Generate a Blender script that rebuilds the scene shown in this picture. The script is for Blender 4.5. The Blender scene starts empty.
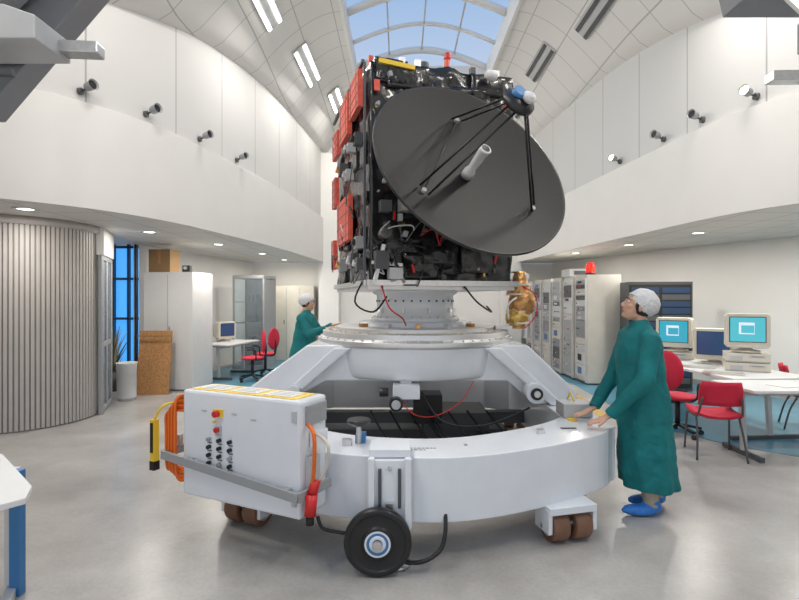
import bpy, bmesh, math, random
from mathutils import Vector, Matrix, Euler, noise
random.seed(3)
S=bpy.context.scene
COL=S.collection
F=500.0; H=1.65
# ------------------------------------------------------------ materials
def mat(name,c,r=.5,m=0.0,bump=0.0,bs=20,var=.04,vs=6,emit=None,es=0,coat=0,detail=3,trans=0,spec=.5):
    M=bpy.data.materials.new(name);M.use_nodes=True
    nt=M.node_tree;N=nt.nodes;L=nt.links;b=N['Principled BSDF']
    b.inputs['Roughness'].default_value=r;b.inputs['Metallic'].default_value=m
    b.inputs['Coat Weight'].default_value=coat
    b.inputs['Specular IOR Level'].default_value=spec
    b.inputs['Transmission Weight'].default_value=trans
    tc=N.new('ShaderNodeTexCoord')
    n=N.new('ShaderNodeTexNoise');n.inputs['Scale'].default_value=vs;n.inputs['Detail'].default_value=detail
    L.new(tc.outputs['Object'],n.inputs['Vector'])
    cr=N.new('ShaderNodeValToRGB');e=cr.color_ramp.elements
    e[0].position=.3;e[1].position=.7
    e[0].color=(*[max(0,x*(1-var)) for x in c],1);e[1].color=(*[min(1,x*(1+var)) for x in c],1)
    L.new(n.outputs['Fac'],cr.inputs['Fac']);L.new(cr.outputs['Color'],b.inputs['Base Color'])
    if bump:
        n2=N.new('ShaderNodeTexNoise');n2.inputs['Scale'].default_value=bs;n2.inputs['Detail'].default_value=detail
        L.new(tc.outputs['Object'],n2.inputs['Vector'])
        bp=N.new('ShaderNodeBump');bp.inputs['Strength'].default_value=bump;bp.inputs['Distance'].default_value=.02
        L.new(n2.outputs['Fac'],bp.inputs['Height']);L.new(bp.outputs['Normal'],b.inputs['Normal'])
    if emit:
        b.inputs['Emission Color'].default_value=(*emit,1);b.inputs['Emission Strength'].default_value=es
    return M
def gridmat(name,c,line,sx,sy,sz,w,r=.6):
    M=bpy.data.materials.new(name);M.use_nodes=True
    nt=M.node_tree;N=nt.nodes;L=nt.links;b=N['Principled BSDF'];b.inputs['Roughness'].default_value=r
    g=N.new('ShaderNodeNewGeometry');sp=N.new('ShaderNodeSeparateXYZ');L.new(g.outputs['Position'],sp.inputs[0])
    last=None
    for ax,s in (('X',sx),('Y',sy),('Z',sz)):
        if not s: continue
        d=N.new('ShaderNodeMath');d.operation='DIVIDE';d.inputs[1].default_value=s;L.new(sp.outputs[ax],d.inputs[0])
        f=N.new('ShaderNodeMath');f.operation='FRACT';L.new(d.outputs[0],f.inputs[0])
        l=N.new('ShaderNodeMath');l.operation='LESS_THAN';l.inputs[1].default_value=w/s;L.new(f.outputs[0],l.inputs[0])
        if last is None: last=l
        else:
            m=N.new('ShaderNodeMath');m.operation='MAXIMUM';L.new(last.outputs[0],m.inputs[0]);L.new(l.outputs[0],m.inputs[1]);last=m
    mx=N.new('ShaderNodeMix');mx.data_type='RGBA'
    mx.inputs[6].default_value=(*c,1);mx.inputs[7].default_value=(*line,1)
    L.new(last.outputs[0],mx.inputs[0]);L.new(mx.outputs[2],b.inputs['Base Color'])
    return M
WHITE=(.80,.785,.755)
m_wall=mat('wall_paint',WHITE,.6,var=.015,vs=2)
m_upper=gridmat('wall_panels',(.64,.635,.62),(.36,.36,.36),0,1.15,0,.018)
m_ceil=gridmat('ceiling_tiles',(.74,.73,.71),(.45,.45,.45),.6,.6,0,.016)
m_low=gridmat('alcove_tiles',(.68,.66,.62),(.40,.39,.37),.6,.6,0,.018)
m_white=mat('white_enamel',(.79,.82,.86),.22,var=.02,coat=.5)
m_white2=mat('white_cabinet',(.74,.74,.73),.45,var=.02)
m_cream=mat('cream_plastic',(.66,.62,.53),.5)
m_grey=mat('grey_paint',(.33,.34,.35),.45)
m_mgrey=mat('crane_grey',(.22,.23,.25),.5)
m_lgrey=mat('light_grey_paint',(.50,.51,.52),.45)
m_rack=mat('rack_beige',(.52,.50,.45),.45)
m_dgrey=mat('dark_grey_paint',(.08,.085,.09),.5)
m_black=mat('black_rubber',(.012,.012,.013),.5)
m_blackp=mat('black_plastic',(.015,.015,.016),.35)
m_steel=mat('brushed_steel',(.62,.62,.62),.28,1.0,var=.08,vs=30)
m_alu=mat('aluminium',(.72,.72,.72),.38,.7)
m_brass=mat('copper_foil',(.60,.32,.13),.3,.9,bump=.6,bs=25,var=.3)
m_gold=mat('gold_foil',(.70,.46,.14),.28,1,bump=.6,bs=30,var=.2)
m_mli=mat('black_thermal_blanket',(.010,.010,.011),.27,.0,bump=1.0,bs=6,var=.5,vs=4,detail=5,coat=.35)
m_dish=mat('dish_carbon',(.008,.0070,.0068),.5,0,bump=.08,bs=60,var=.12,vs=1.5,spec=.28)
m_red=mat('red_cover',(.72,.11,.07),.5,var=.2,vs=20)
m_orange=mat('orange_hose',(.80,.16,.012),.45)
m_yellow=mat('yellow_paint',(.85,.58,.04),.4)
m_redp=mat('red_plastic',(.60,.02,.02),.35)
m_redfab=mat('red_fabric',(.60,.012,.045),.7,bump=.2,bs=200)
m_teal=mat('teal_gown',(.0,.165,.175),.75,bump=.3,bs=25,var=.15,vs=8)
m_cap=mat('hairnet',(.75,.75,.75),.7,bump=.7,bs=60,var=.08,vs=40)
m_skin=mat('skin',(.62,.36,.25),.5,bump=.05,bs=80,var=.06,vs=12)
m_hair=mat('dark_hair',(.03,.02,.015),.6,bump=.5,bs=90)
m_lips=mat('lips',(.45,.17,.14),.5)
m_eye=mat('eye_white',(.8,.8,.78),.2)
m_trous=mat('beige_trousers',(.42,.36,.28),.8,bump=.3,bs=30)
m_shoe=mat('blue_overshoe',(.03,.20,.62),.45,bump=.8,bs=35)
m_blue=mat('blue_paint',(.05,.20,.45),.4)
m_dblue=mat('dark_blue_panel',(.015,.045,.11),.4)
m_wood=mat('chipboard',(.46,.23,.085),.65,var=.3,vs=35,detail=8)
m_card=mat('cardboard',(.30,.18,.08),.7)
m_castor=mat('castor_tread',(.20,.10,.06),.45,var=.2)
m_glass=mat('glass',(.8,.9,.95),.05,trans=.9)
m_bluewin=mat('blue_daylight_glow',(.06,.25,.6),.2,emit=(.08,.42,.98),es=.9)  # window pane emits its own blue glow, standing in for outdoor light
m_lamp=mat('lamp_tube',(1,1,1),.4,emit=(1,.97,.92),es=8)
m_warm=mat('warm_lamp',(1,1,1),.4,emit=(1,.80,.5),es=18)
m_beacon=mat('beacon_red',(.9,.02,.01),.2,emit=(1,.02,.01),es=1.0)
m_scrb=mat('screen_blue',(.02,.15,.2),.15,emit=(.03,.36,.50),es=.8)
m_scrt=mat('screen_teal',(.02,.15,.2),.15,emit=(.08,.50,.58),es=.8)
m_scrd=mat('screen_dark',(.02,.03,.05),.15,emit=(.03,.08,.20),es=.6)
m_scrw=mat('screen_window',(.6,.7,.8),.2,emit=(.6,.75,.9),es=.5)
m_plate=mat('wood_ring',(.50,.44,.36),.4,.1)
m_leaf=mat('leaf_green',(.10,.14,.06),.7)
m_slat=mat('slat_grey',(.47,.44,.415),.5,var=.03)
m_slatb=mat('slat_backing',(.25,.235,.22),.5,var=.03)
def floormat():
    M=bpy.data.materials.new('polished_concrete');M.use_nodes=True
    nt=M.node_tree;N=nt.nodes;L=nt.links;b=N['Principled BSDF']
    tc=N.new('ShaderNodeTexCoord')
    n=N.new('ShaderNodeTexNoise');n.inputs['Scale'].default_value=1.3;n.inputs['Detail'].default_value=8;n.inputs['Roughness'].default_value=.65
    L.new(tc.outputs['Object'],n.inputs['Vector'])
    cr=N.new('ShaderNodeValToRGB');e=cr.color_ramp.elements;e[0].position=.30;e[1].position=.70
    e[0].color=(.36,.34,.32,1);e[1].color=(.58,.56,.53,1)
    L.new(n.outputs['Fac'],cr.inputs['Fac'])
    n2=N.new('ShaderNodeTexNoise');n2.inputs['Scale'].default_value=40;n2.inputs['Detail'].default_value=2
    L.new(tc.outputs['Object'],n2.inputs['Vector'])
    mx=N.new('ShaderNodeMix');mx.data_type='RGBA';mx.blend_type='MULTIPLY';mx.inputs[0].default_value=.25
    L.new(cr.outputs['Color'],mx.inputs[6]);L.new(n2.outputs['Fac'],mx.inputs[7])
    L.new(mx.outputs[2],b.inputs['Base Color'])
    b.inputs['Roughness'].default_value=.28
    return M
m_floor=floormat()
m_bluefl=mat('blue_vinyl',(.09,.26,.36),.35,var=.1,vs=3)
m_yelfl=mat('yellow_mat',(.50,.34,.10),.5,var=.3,vs=20)

# ------------------------------------------------------------ builder
def catmull(pts,n=6,closed=False):
    P=[Vector(p) for p in pts];out=[]
    c=len(P);rng=range(c if closed else c-1)
    for i in rng:
        if closed: p0,p1,p2,p3=P[i-1],P[i],P[(i+1)%c],P[(i+2)%c]
        else: p0,p1,p2,p3=P[max(i-1,0)],P[i],P[i+1],P[min(i+2,c-1)]
        for k in range(n):
            t=k/n
            out.append(.5*((2*p1)+(p2-p0)*t+(2*p0-5*p1+4*p2-p3)*t*t+(3*p1-p0-3*p2+p3)*t**3))
    if not closed: out.append(P[-1])
    return out
class B:
    def __init__(s,name,loc=(0,0,0),rz=0,parent=None,rot=None):
        s.name=name;s.bm=bmesh.new();s.mats=[];s.loc=loc;s.rz=rz;s.parent=parent;s.rot=rot
    def mi(s,m):
        if m not in s.mats:s.mats.append(m)
        return s.mats.index(m)
    def add(s,vs,fs,m,smooth=False):
        k=s.mi(m);V=[s.bm.verts.new(v) for v in vs]
        for f in fs:
            try:
                fc=s.bm.faces.new([V[i] for i in f]);fc.material_index=k;fc.smooth=smooth if isinstance(smooth,bool) else smooth(len(f))
            except ValueError: pass
    def box(s,c,z,m,rz=0,rx=0,ry=0):
        R=Euler((rx,ry,rz)).to_matrix();c=Vector(c)
        vs=[c+R@Vector((x*z[0]/2,y*z[1]/2,w*z[2]/2)) for x in(-1,1) for y in(-1,1) for w in(-1,1)]
        s.add(vs,[(0,1,3,2),(4,6,7,5),(0,4,5,1),(2,3,7,6),(0,2,6,4),(1,5,7,3)],m)
    def bar(s,p,q,w,h,m):
        p=Vector(p);q=Vector(q);d=(q-p);L=d.length;d.normalize()
        up=Vector((0,0,1)) if abs(d.z)<.95 else Vector((0,1,0))
        a=d.cross(up).normalized();b=a.cross(d)
        vs=[o+a*(x*w/2)+b*(y*h/2) for o in(p,q) for x in(-1,1) for y in(-1,1)]
        s.add(vs,[(0,1,3,2),(4,6,7,5),(0,4,5,1),(2,3,7,6),(0,2,6,4),(1,5,7,3)],m)
    def cyl(s,p,q,r,m,r2=None,n=20):
        p=Vector(p);q=Vector(q);r2=r if r2 is None else r2
        Q=(q-p).to_track_quat('Z','Y');vs=[];fs=[]
        for o,rr in((p,r),(q,r2)):
            for i in range(n):
                a=2*math.pi*i/n;vs.append(o+Q@Vector((rr*math.cos(a),rr*math.sin(a),0)))
        for i in range(n):
            j=(i+1)%n;fs.append((i,j,n+j,n+i))
        fs.append(tuple(range(n-1,-1,-1)));fs.append(tuple(range(n,2*n)))
        s.add(vs,fs,m,lambda k:k==4)
    def lathe(s,prof,m,o=(0,0,0),ax=(0,0,1),n=40,smooth=True):
        Q=Vector(ax).to_track_quat('Z','Y');o=Vector(o);vs=[];fs=[]
        for r,z in prof:
            for i in range(n):
                a=2*math.pi*i/n;vs.append(o+Q@Vector((r*math.cos(a),r*math.sin(a),z)))
        for k in range(len(prof)-1):
            for i in range(n):
                j=(i+1)%n;fs.append((k*n+i,k*n+j,(k+1)*n+j,(k+1)*n+i))
        s.add(vs,fs,m,smooth)
    def loft(s,rings,m,smooth=True,cap=True):
        n=len(rings[0]);vs=[v for r in rings for v in r];fs=[]
        for k in range(len(rings)-1):
            for i in range(n):
                j=(i+1)%n;fs.append((k*n+i,k*n+j,(k+1)*n+j,(k+1)*n+i))
        if cap:
            fs.append(tuple(range(n-1,-1,-1)));b=(len(rings)-1)*n;fs.append(tuple(range(b,b+n)))
        s.add(vs,fs,m,smooth)
    def prism(s,poly,z0,z1,m):
        n=len(poly);vs=[(x,y,z0) for x,y in poly]+[(x,y,z1) for x,y in poly]
        fs=[(i,(i+1)%n,n+(i+1)%n,n+i) for i in range(n)]+[tuple(range(n-1,-1,-1)),tuple(range(n,2*n))]
        s.add(vs,fs,m)
    def prismY(s,poly,y0,y1,m):
        n=len(poly);vs=[(x,y0,z) for x,z in poly]+[(x,y1,z) for x,z in poly]
        fs=[(i,(i+1)%n,n+(i+1)%n,n+i) for i in range(n)]+[tuple(range(n-1,-1,-1)),tuple(range(n,2*n))]
        s.add(vs,fs,m)
    def tube(s,pts,r,m,n=8,sm=5,closed=False):
        P=catmull(pts,sm,closed) if sm>1 else [Vector(p) for p in pts]
        c=len(P);rings=[];prev=None
        for i,p in enumerate(P):
            t=(P[(i+1)%c]-P[i-1]) if closed else (P[min(i+1,c-1)]-P[max(i-1,0)])
            t.normalize()
            if prev is None: a=t.orthogonal().normalized()
            else: a=(prev-t*prev.dot(t)).normalized()
            prev=a;b=t.cross(a)
            if isinstance(r,(list,tuple)):
                f=i/(c-1)*(len(r)-1);k=min(int(f),len(r)-2);rr=r[k]+(r[k+1]-r[k])*(f-k)
            else: rr=r
            rings.append([p+a*rr*math.cos(2*math.pi*j/n)+b*rr*math.sin(2*math.pi*j/n) for j in range(n)])
        if closed: rings.append(rings[0])
        s.loft(rings,m,True,not closed)
    def sph(s,c,r,m,rot=None,n=16,k=10,fn=None):
        if not isinstance(r,(list,tuple)): r=(r,r,r)
        c=Vector(c);R=rot.to_matrix() if rot else Matrix.Identity(3);rings=[]
        for i in range(k+1):
            ph=-math.pi/2+math.pi*i/k;ph=max(-1.55,min(1.55,ph));ring=[]
            for j in range(n):
                a=2*math.pi*j/n;v=Vector((math.cos(ph)*math.cos(a),math.cos(ph)*math.sin(a),math.sin(ph)))
                sc=1
                if fn: sc=fn(v)
                ring.append(c+R@Vector((v.x*r[0]*sc,v.y*r[1]*sc,v.z*r[2]*sc)))
            rings.append(ring)
        s.loft(rings,m)
    def noisybox(s,o,z,m,cuts=26,amp=.015,sc=4):
        bm=bmesh.new();bmesh.ops.create_cube(bm,size=1)
        bmesh.ops.subdivide_edges(bm,edges=bm.edges[:],cuts=cuts,use_grid_fill=True)
        o=Vector(o);vs=[];fs=[]
        bm.normal_update()
        for v in bm.verts:
            p=Vector(((v.co.x+.5)*z[0],(v.co.y+.5)*z[1],(v.co.z+.5)*z[2]))+o
            q=p*sc;nn=noise.noise(q)+.5*noise.noise(q*2.3)+.35*abs(noise.noise(q*4))
            vs.append(p+v.normal*nn*amp)
        bm.verts.index_update()
        for f in bm.faces: fs.append([v.index for v in f.verts])
        bm.free();s.add(vs,fs,m,True)
    def done(s,bevel=0,remesh=0,smooth=0,subs=0):
        me=bpy.data.meshes.new(s.name)
        bmesh.ops.recalc_face_normals(s.bm,faces=s.bm.faces[:])
        s.bm.to_mesh(me);s.bm.free()
        for m in s.mats: me.materials.append(m)
        o=bpy.data.objects.new(s.name,me);COL.objects.link(o)
        o.location=s.loc
        if s.rot is not None:
            o.rotation_mode='QUATERNION';o.rotation_quaternion=s.rot
        else: o.rotation_euler=(0,0,s.rz)
        if s.parent: o.parent=s.parent
        if remesh:
            d=o.modifiers.new('r','REMESH');d.mode='VOXEL';d.voxel_size=remesh;d.use_smooth_shade=True
        if smooth:
            d=o.modifiers.new('s','SMOOTH');d.iterations=smooth;d.factor=.5
        if bevel:
            d=o.modifiers.new('b','BEVEL');d.width=bevel;d.segments=2;d.limit_method='ANGLE';d.angle_limit=.7
        return o
def empty(name,loc=(0,0,0),rz=0,parent=None):
    e=bpy.data.objects.new(name,None);COL.objects.link(e);e.location=loc;e.rotation_euler=(0,0,rz);e.empty_display_size=.1
    if parent:e.parent=parent
    return e
def area(name,loc,size,power,color=(1,.95,.88),rot=(0,0,0),shape='DISK',sy=None,parent=None):
    l=bpy.data.lights.new(name,'AREA');l.shape=shape;l.size=size
    if sy:l.size_y=sy
    l.energy=power;l.color=color
    o=bpy.data.objects.new(name,l);COL.objects.link(o);o.location=loc;o.rotation_euler=rot
    if parent:o.parent=parent
    return o
# ------------------------------------------------------------ camera / world
cam=bpy.data.cameras.new('camera');co=bpy.data.objects.new('camera',cam);COL.objects.link(co)
cam.sensor_width=36;cam.lens=F/799*36;co.location=(0,0,H);co.rotation_euler=(math.pi/2,0,0);S.camera=co
cam.clip_start=.05
W=bpy.data.worlds.new('sky');S.world=W;W.use_nodes=True
nt=W.node_tree;N=nt.nodes;L=nt.links;bg=N['Background']
tc=N.new('ShaderNodeTexCoord');sp=N.new('ShaderNodeSeparateXYZ');L.new(tc.outputs['Generated'],sp.inputs[0])
cr=N.new('ShaderNodeValToRGB');e=cr.color_ramp.elements
e[0].position=0.1;e[0].color=(1,.965,.92,1);e[1].position=.60;e[1].color=(.25,.46,.80,1)
L.new(sp.outputs['Z'],cr.inputs['Fac']);L.new(cr.outputs['Color'],bg.inputs['Color']);bg.inputs['Strength'].default_value=.95
# ------------------------------------------------------------ room
ZL,ZB,ZS=2.70,3.91,6.85
def lerp(t,x):
    if x<=t[0][0]: return t[0][1]
    for (a,b_),(c,d) in zip(t,t[1:]):
        if x<=c: return b_+(d-b_)*(x-a)/(c-a)
    return t[-1][1]
def spring(y):   # the wall top is an arched line, low near the viewer
    return sum(lerp([(3.4,4.75),(5,4.98),(6,5.20),(7.15,5.48),(8,5.64),(9.1,5.74),(12,5.80)],y+o) for o in(-.5,0,.5))/3
LC=[(-9.2,3.4),(-7,3.8),(-5.5,4.3),(-4.4,4.95),(-3.55,5.75),(-3.05,6.8),(-2.75,8.3),(-2.4,10.5),(-2.06,14.2)]
RC=[(9.2,3.2),(7,3.8),(5.3,4.65),(4.4,5.35),(4.0,6.3),(3.8,8.0),(3.6,10),(3.4,12.2),(3.2,14.2)]
lc=[(p.x,p.y) for p in catmull([(x,y,0) for x,y in LC],8)]
rc=[(p.x,p.y) for p in catmull([(x,y,0) for x,y in RC],8)]
def xat(c,y):
    for (x0,y0),(x1,y1) in zip(c,c[1:]):
        if y0<=y<=y1: return x0+(x1-x0)*(y-y0)/(y1-y0+1e-9)
    return c[0][0] if y<c[0][1] else c[-1][0]
b=B('floor');b.box((0,5,-.05),(20,19,.1),m_floor);b.done()
b=B('floor_vinyl_right');b.prism([(3.30,7.6),(3.42,6.3),(3.75,5.7),(4.3,5.15),(5.2,4.5),(9,3.6),(9,9),(6.5,8.1),(5.5,10.5),(4.2,14.2),(3.0,14.2),(3.4,9.7)],.0,.004,m_bluefl);b.done()
b=B('floor_vinyl_left');b.prism([(-3.7,9.3),(-1.6,9.0),(-1.5,14.2),(-4.2,14.2),(-4.4,10.2)],.0,.004,m_bluefl);b.done()
b=B('floor_mat');b.prism([(2.0,7.1),(2.95,7.0),(3.15,9.4),(2.2,9.5)],.002,.02,m_yelfl);b.done()
def strip(name,c,z0,z1,m,off=0):
    b=B(name);vs=[];fs=[]
    for x,y in c:
        zt=z1(y) if callable(z1) else z1
        vs+=[(x+off,y,z0),(x+off,y,zt)]
    for i in range(len(c)-1): fs.append((2*i,2*i+1,2*i+3,2*i+2))
    b.add(vs,fs,m,True);return b.done()
for nm,c,sg in(('left',lc,-1),('right',rc,1)):
    strip('wall_%s_bulkhead'%nm,c,ZL,ZB,m_wall)
    strip('wall_%s_upper'%nm,c,ZB-.02,lambda y:spring(y)+.04,m_upper,off=sg*.07)
    b=B('trim_ledge_%s'%nm);vs=[];fs=[]
    for x,y in c: vs+=[(x,y,ZB),(x+sg*.08,y+.0,ZB)]
    for i in range(len(c)-1): fs.append((2*i,2*i+1,2*i+3,2*i+2))
    b.add(vs,fs,m_wall);b.done()
    b=B('ceiling_alcove_%s'%nm);vs=[];fs=[]
    for x,y in c: vs+=[(x,y,ZL),(sg*9.3,y,ZL)]
    for i in range(len(c)-1): fs.append((2*i,2*i+1,2*i+3,2*i+2))
    b.add(vs,fs,m_low);b.done()
SL,SR=-1.02,2.08
def vault(u,y): z=spring(y);return z+(ZS-z)*math.sin(max(0,min(1,u))*math.pi/2)
b=B('ceiling');
for c,se in((lc,SL),(rc,SR)):
    cc=[(c[0][0],-4)]+list(c);vs=[];fs=[];K=24
    for x,y in cc:
        for k in range(K+1):
            u=k/K;X=x+(se-x)*u;vs.append((X+(-.07 if (k==0 and se<0) else .07 if k==0 else 0),y,vault(u,y)))
    for i in range(len(cc)-1):
        for k in range(K):
            a=i*(K+1)+k;fs.append((a,a+1,a+K+2,a+K+1))
    b.add(vs,fs,m_ceil,True)
b.add([(SL,12,ZS),(SR,12,ZS),(SR,14.3,ZS),(SL,14.3,ZS)],[(0,1,2,3)],m_ceil)
b.done()
def zc(x,y):
    if x<SL: xe=xat(lc,y);u=(x-xe)/(SL-xe)
    else: xe=xat(rc,y);u=(x-xe)/(SR-xe)
    return vault(u,y)
b=B('window_skylight')
b.box((SL-.02,4.5,ZS+.2),(.06,15,.45),m_wall);b.box((SR+.02,4.5,ZS+.2),(.06,15,.45),m_wall);b.box(((SL+SR)/2,12.03,ZS+.2),(SR-SL,.06,.45),m_wall)
def arch(y,z0=ZS+.38,rise=.42,n=14): return [((SL+(SR-SL)*i/n),y,z0+rise*math.sin(math.pi*i/n)) for i in range(n+1)]
for i in range(14):
    y=12-i*1.15
    b.tube(arch(y),.045 if i%2 else .08,m_white2,6,1)
for f in(.25,.5,.75):
    x=SL+(SR-SL)*f;z=ZS+.38+.42*math.sin(math.pi*f);b.bar((x,-3,z),(x,12,z),.03,.05,m_lgrey)
b.done()
b=B('wall_back');b.box((.4,14.3,3.45),(12,.12,6.9),m_wall);b.done()
b=B('trim_back_pilaster');b.box((-1.95,14.0,2.85),(.55,.5,5.7),m_wall);b.box((3.1,14.0,2.85),(.5,.5,5.7),m_wall);b.done()
b=B('wall_right');
rw=[(9.2,-4),(9.2,3.2),(7.8,5.5),(6.6,8.1),(5.5,10.5),(4.35,14.25)]
vs=[];fs=[]
for x,y in rw: vs+=[(x,y,0),(x,y,ZL)]
for i in range(len(rw)-1): fs.append((2*i,2*i+1,2*i+3,2*i+2))
b.add(vs,fs,m_wall);b.done()
b=B('baseboard_right')
for p,q in zip(rw[1:],rw[2:]): b.bar((p[0]-.02,p[1],.05),(q[0]-.02,q[1],.05),.02,.1,m_grey)
b.done()
b=B('wall_left');
b.add([(-5,9.4,0),(-5,9.4,ZL),(-4.2,14.25,ZL),(-4.2,14.25,0)],[(0,1,2,3)],m_wall)
b.add([(-9.2,-4,0),(-9.2,-4,ZL),(-9.2,9.6,ZL),(-9.2,9.6,0)],[(0,1,2,3)],m_wall)
b.box((-7.5,9.5,ZL/2),(3.4,.1,ZL),m_wall)
b.done()
for sg,nm in((-1,'left'),(1,'right')):
    b=B('wall_%s_front'%nm);b.add([(sg*9.2,-4,0),(sg*9.2,3.4,0),(sg*9.2,3.4,5),(sg*9.2,-4,5)],[(0,1,2,3)],m_wall);b.done()
b=B('window_1')
b.box((-5.4,9.52,1.5),(.86,.04,2.3),m_bluewin)
for x in(-5.82,-5.4,-5.12,-4.98): b.box((x,9.46,1.38),(.035,.08,2.66),m_dblue)
for z in(.3,1.3,2.05,2.65): b.box((-5.4,9.46,z),(.9,.08,.045),m_dblue)
b.box((-5.4,9.46,.15),(.86,.06,.3),m_lgrey)
b.done(.004)
DC=(-5.3,7.0);DR=.95
b=B('slatted_drum_column')
b.lathe([(DR-.01,0),(DR-.01,2.62)],m_slatb,(DC[0],DC[1],0),n=96)
for i in range(110):
    a=2*math.pi*i/110
    b.box((DC[0]+DR*math.cos(a),DC[1]+DR*math.sin(a),1.31),(.03,.036,2.58),m_slat,rz=a)
b.lathe([(DR-.05,2.6),(DR+.06,2.6),(DR+.06,2.698),(DR-.05,2.698)],m_slat,(DC[0],DC[1],0),n=64)
b.done()
b=B('door_1')
p=Vector((-4.30,7.2,0));q=Vector((-4.63,8.0,0))
def dz(v,z): return (v.x,v.y,z)
for v in(p,q,p+(q-p)*.5): b.bar(dz(v,.0),dz(v,2.3),.05,.05,m_grey)
for z in(.05,1.0,2.27): b.bar(dz(p,z),dz(q,z),.05,.07,m_grey)
b.bar(dz(p,1.15),dz(q,1.15),.012,2.2,m_glass)
b.cyl((-4.36,7.28,.9),(-4.36,7.28,1.3),.015,m_steel)
b.box((-4.47,7.6,2.5),(.1,.9,.4),m_wall,rz=.38)
b.done(.004)
for x,y,p in((-4.3,5.75,17),(-3.85,7.7,20),(-3.4,9.4,24),(-3.1,11.3,24),(-3.0,13,20),(4.66,7.8,28),(4.36,9.5,24),(3.95,11.2,18),(5.5,6.6,28),(5.6,5.2,18),(-6.5,8.2,18)):
    b=B('downlight');b.lathe([(.085,.0),(.09,-.012),(.13,-.012),(.135,-.001)],m_steel,(x,y,ZL),n=24);b.lathe([(0.001,-.004),(.085,-.004)],m_lamp,(x,y,ZL),n=24);o=b.done()
    area('downlight_lamp',(x,y,ZL-.03),.16,p)
def slope(x,y):
    return math.atan2(zc(x+.05,y)-zc(x-.05,y),.1)
def pitchy(x,y): return math.atan2(zc(x,y+.2)-zc(x,y-.2),.4)
def lum(x,y,l,p):
    z=zc(x,y)-.07;a=slope(x,y);t=pitchy(x,y)
    b=B('twin_tube_luminaire',(x,y,z));
    for s in(-.11,.11): b.box((s*math.cos(a),0,s*math.sin(a)),(.06,l,.03),m_lamp,ry=-a,rx=t)
    b.box((0,0,.025),(.34,l+.06,.03),m_lgrey,ry=-a,rx=t);b.done()
    area('tube_light',(x+.05*math.sin(a),y,z-.10),.3,p,sy=l,shape='RECTANGLE',rot=(0,-a*.6,0))
for x,y,l in((-2.1,7.9,1.0),(-1.85,10.1,1.3),(-1.55,12.3,1.0)): lum(x,y,l,55)
for x,y,l in((-2.4,5.0,1.3),(-2.4,2.5,1.3),(-2.4,0,1.3),(4.0,3.5,1.3),(3.6,5.4,1.3),(3.6,1,1.3)): lum(x,y,l,75)
for x,y,l in((3.15,8.1,1.2),(2.85,10.2,1.3),(2.9,12.2,.9)):
    z=zc(x,y)-.05;a=slope(x,y);t=pitchy(x,y)
    b=B('ceiling_vent',(x,y,z));b.box((0,0,.02),(.30,l,.03),m_lgrey,ry=-a,rx=t)
    for s in(-.09,.09): b.box((s*math.cos(a),0,s*math.sin(a)),(.07,l-.05,.03),m_dgrey,ry=-a,rx=t)
    b.done()
def spot(x,y,sg,lit):
    b=B('wall_spotlight',(x,y,4.07));k=.75
    b.cyl((sg*.068,0,-.04),(sg*.03,0,-.04),.04,m_dgrey)
    b.cyl((sg*.04,0,-.04),(-sg*.06,0,.01),.011,m_dgrey)
    c=Vector((-sg*.06,0,.02));d=Vector((-sg*.75,-.35,.1)).normalized()
    b.lathe([(.001*k,-.09*k),(.05*k,-.085*k),(.065*k,-.05*k),(.07*k,.06*k),(.085*k,.09*k),(.08*k,.09*k),(.06*k,.05*k)],m_grey,c,d,20)
    b.lathe([(.001,.06*k),(.065*k,.06*k)],m_warm if lit else m_black,c,d,20);b.done()
for y in(5.7,6.4,7.4,8.5): spot(xat(lc,y),y,-1,False)
for y,l in((5.85,True),(6.6,False),(7.4,False),(8.6,True)): spot(xat(rc,y),y,1,l)
b=B('overhead_crane')
b.prismY([(-5.3,3.30),(-2.3,3.30),(-2.3,3.45),(-2.5,3.52),(-5.3,3.52)],3.15,3.5,m_lgrey)
b.bar((-5.3,3.2,3.37),(-2.06,3.45,3.37),.12,.08,m_steel)
b.prismY([(-2.12,3.95),(-2.95,2.98),(-4.1,2.98),(-5.3,3.95)],3.55,3.75,m_mgrey)
b.prismY([(-5.3,3.6),(-2.75,3.6),(-2.1,4.2),(-5.3,4.2)],3.15,3.5,m_grey)
b.bar((-5.3,3.1,3.15),(-2.55,3.3,3.15),.05,.05,m_dgrey)
for x in(-3.2,-5.1): b.bar((x,3.6,3.9),(x,3.6,zc(x,3.6)-.02),.06,.06,m_grey)
b.done(.008)
b=B('overhead_crane')
b.prismY([(2.52,3.85),(5.8,3.85),(5.8,4.15),(2.45,4.15)],3.4,3.9,m_mgrey)
b.bar((2.66,3.6,3.25),(5.8,3.5,3.25),.1,.07,m_steel)
b.bar((2.9,3.55,3.28),(2.9,3.55,3.9),.05,.05,m_grey);b.box((3.15,3.6,3.55),(.5,.1,.22),m_grey)
b.bar((2.50,3.4,3.88),(2.78,3.3,3.48),.10,.05,m_white2);b.bar((2.48,3.36,3.86),(2.76,3.26,3.46),.07,.03,m_lamp)
b.bar((2.6,3.42,3.85),(2.6,3.5,3.95),.03,.03,m_grey)
for x in(3.2,5.5): b.bar((x,3.6,3.9),(x,3.6,zc(x,3.6)-.02),.06,.06,m_grey)
b.done(.006)

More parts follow.
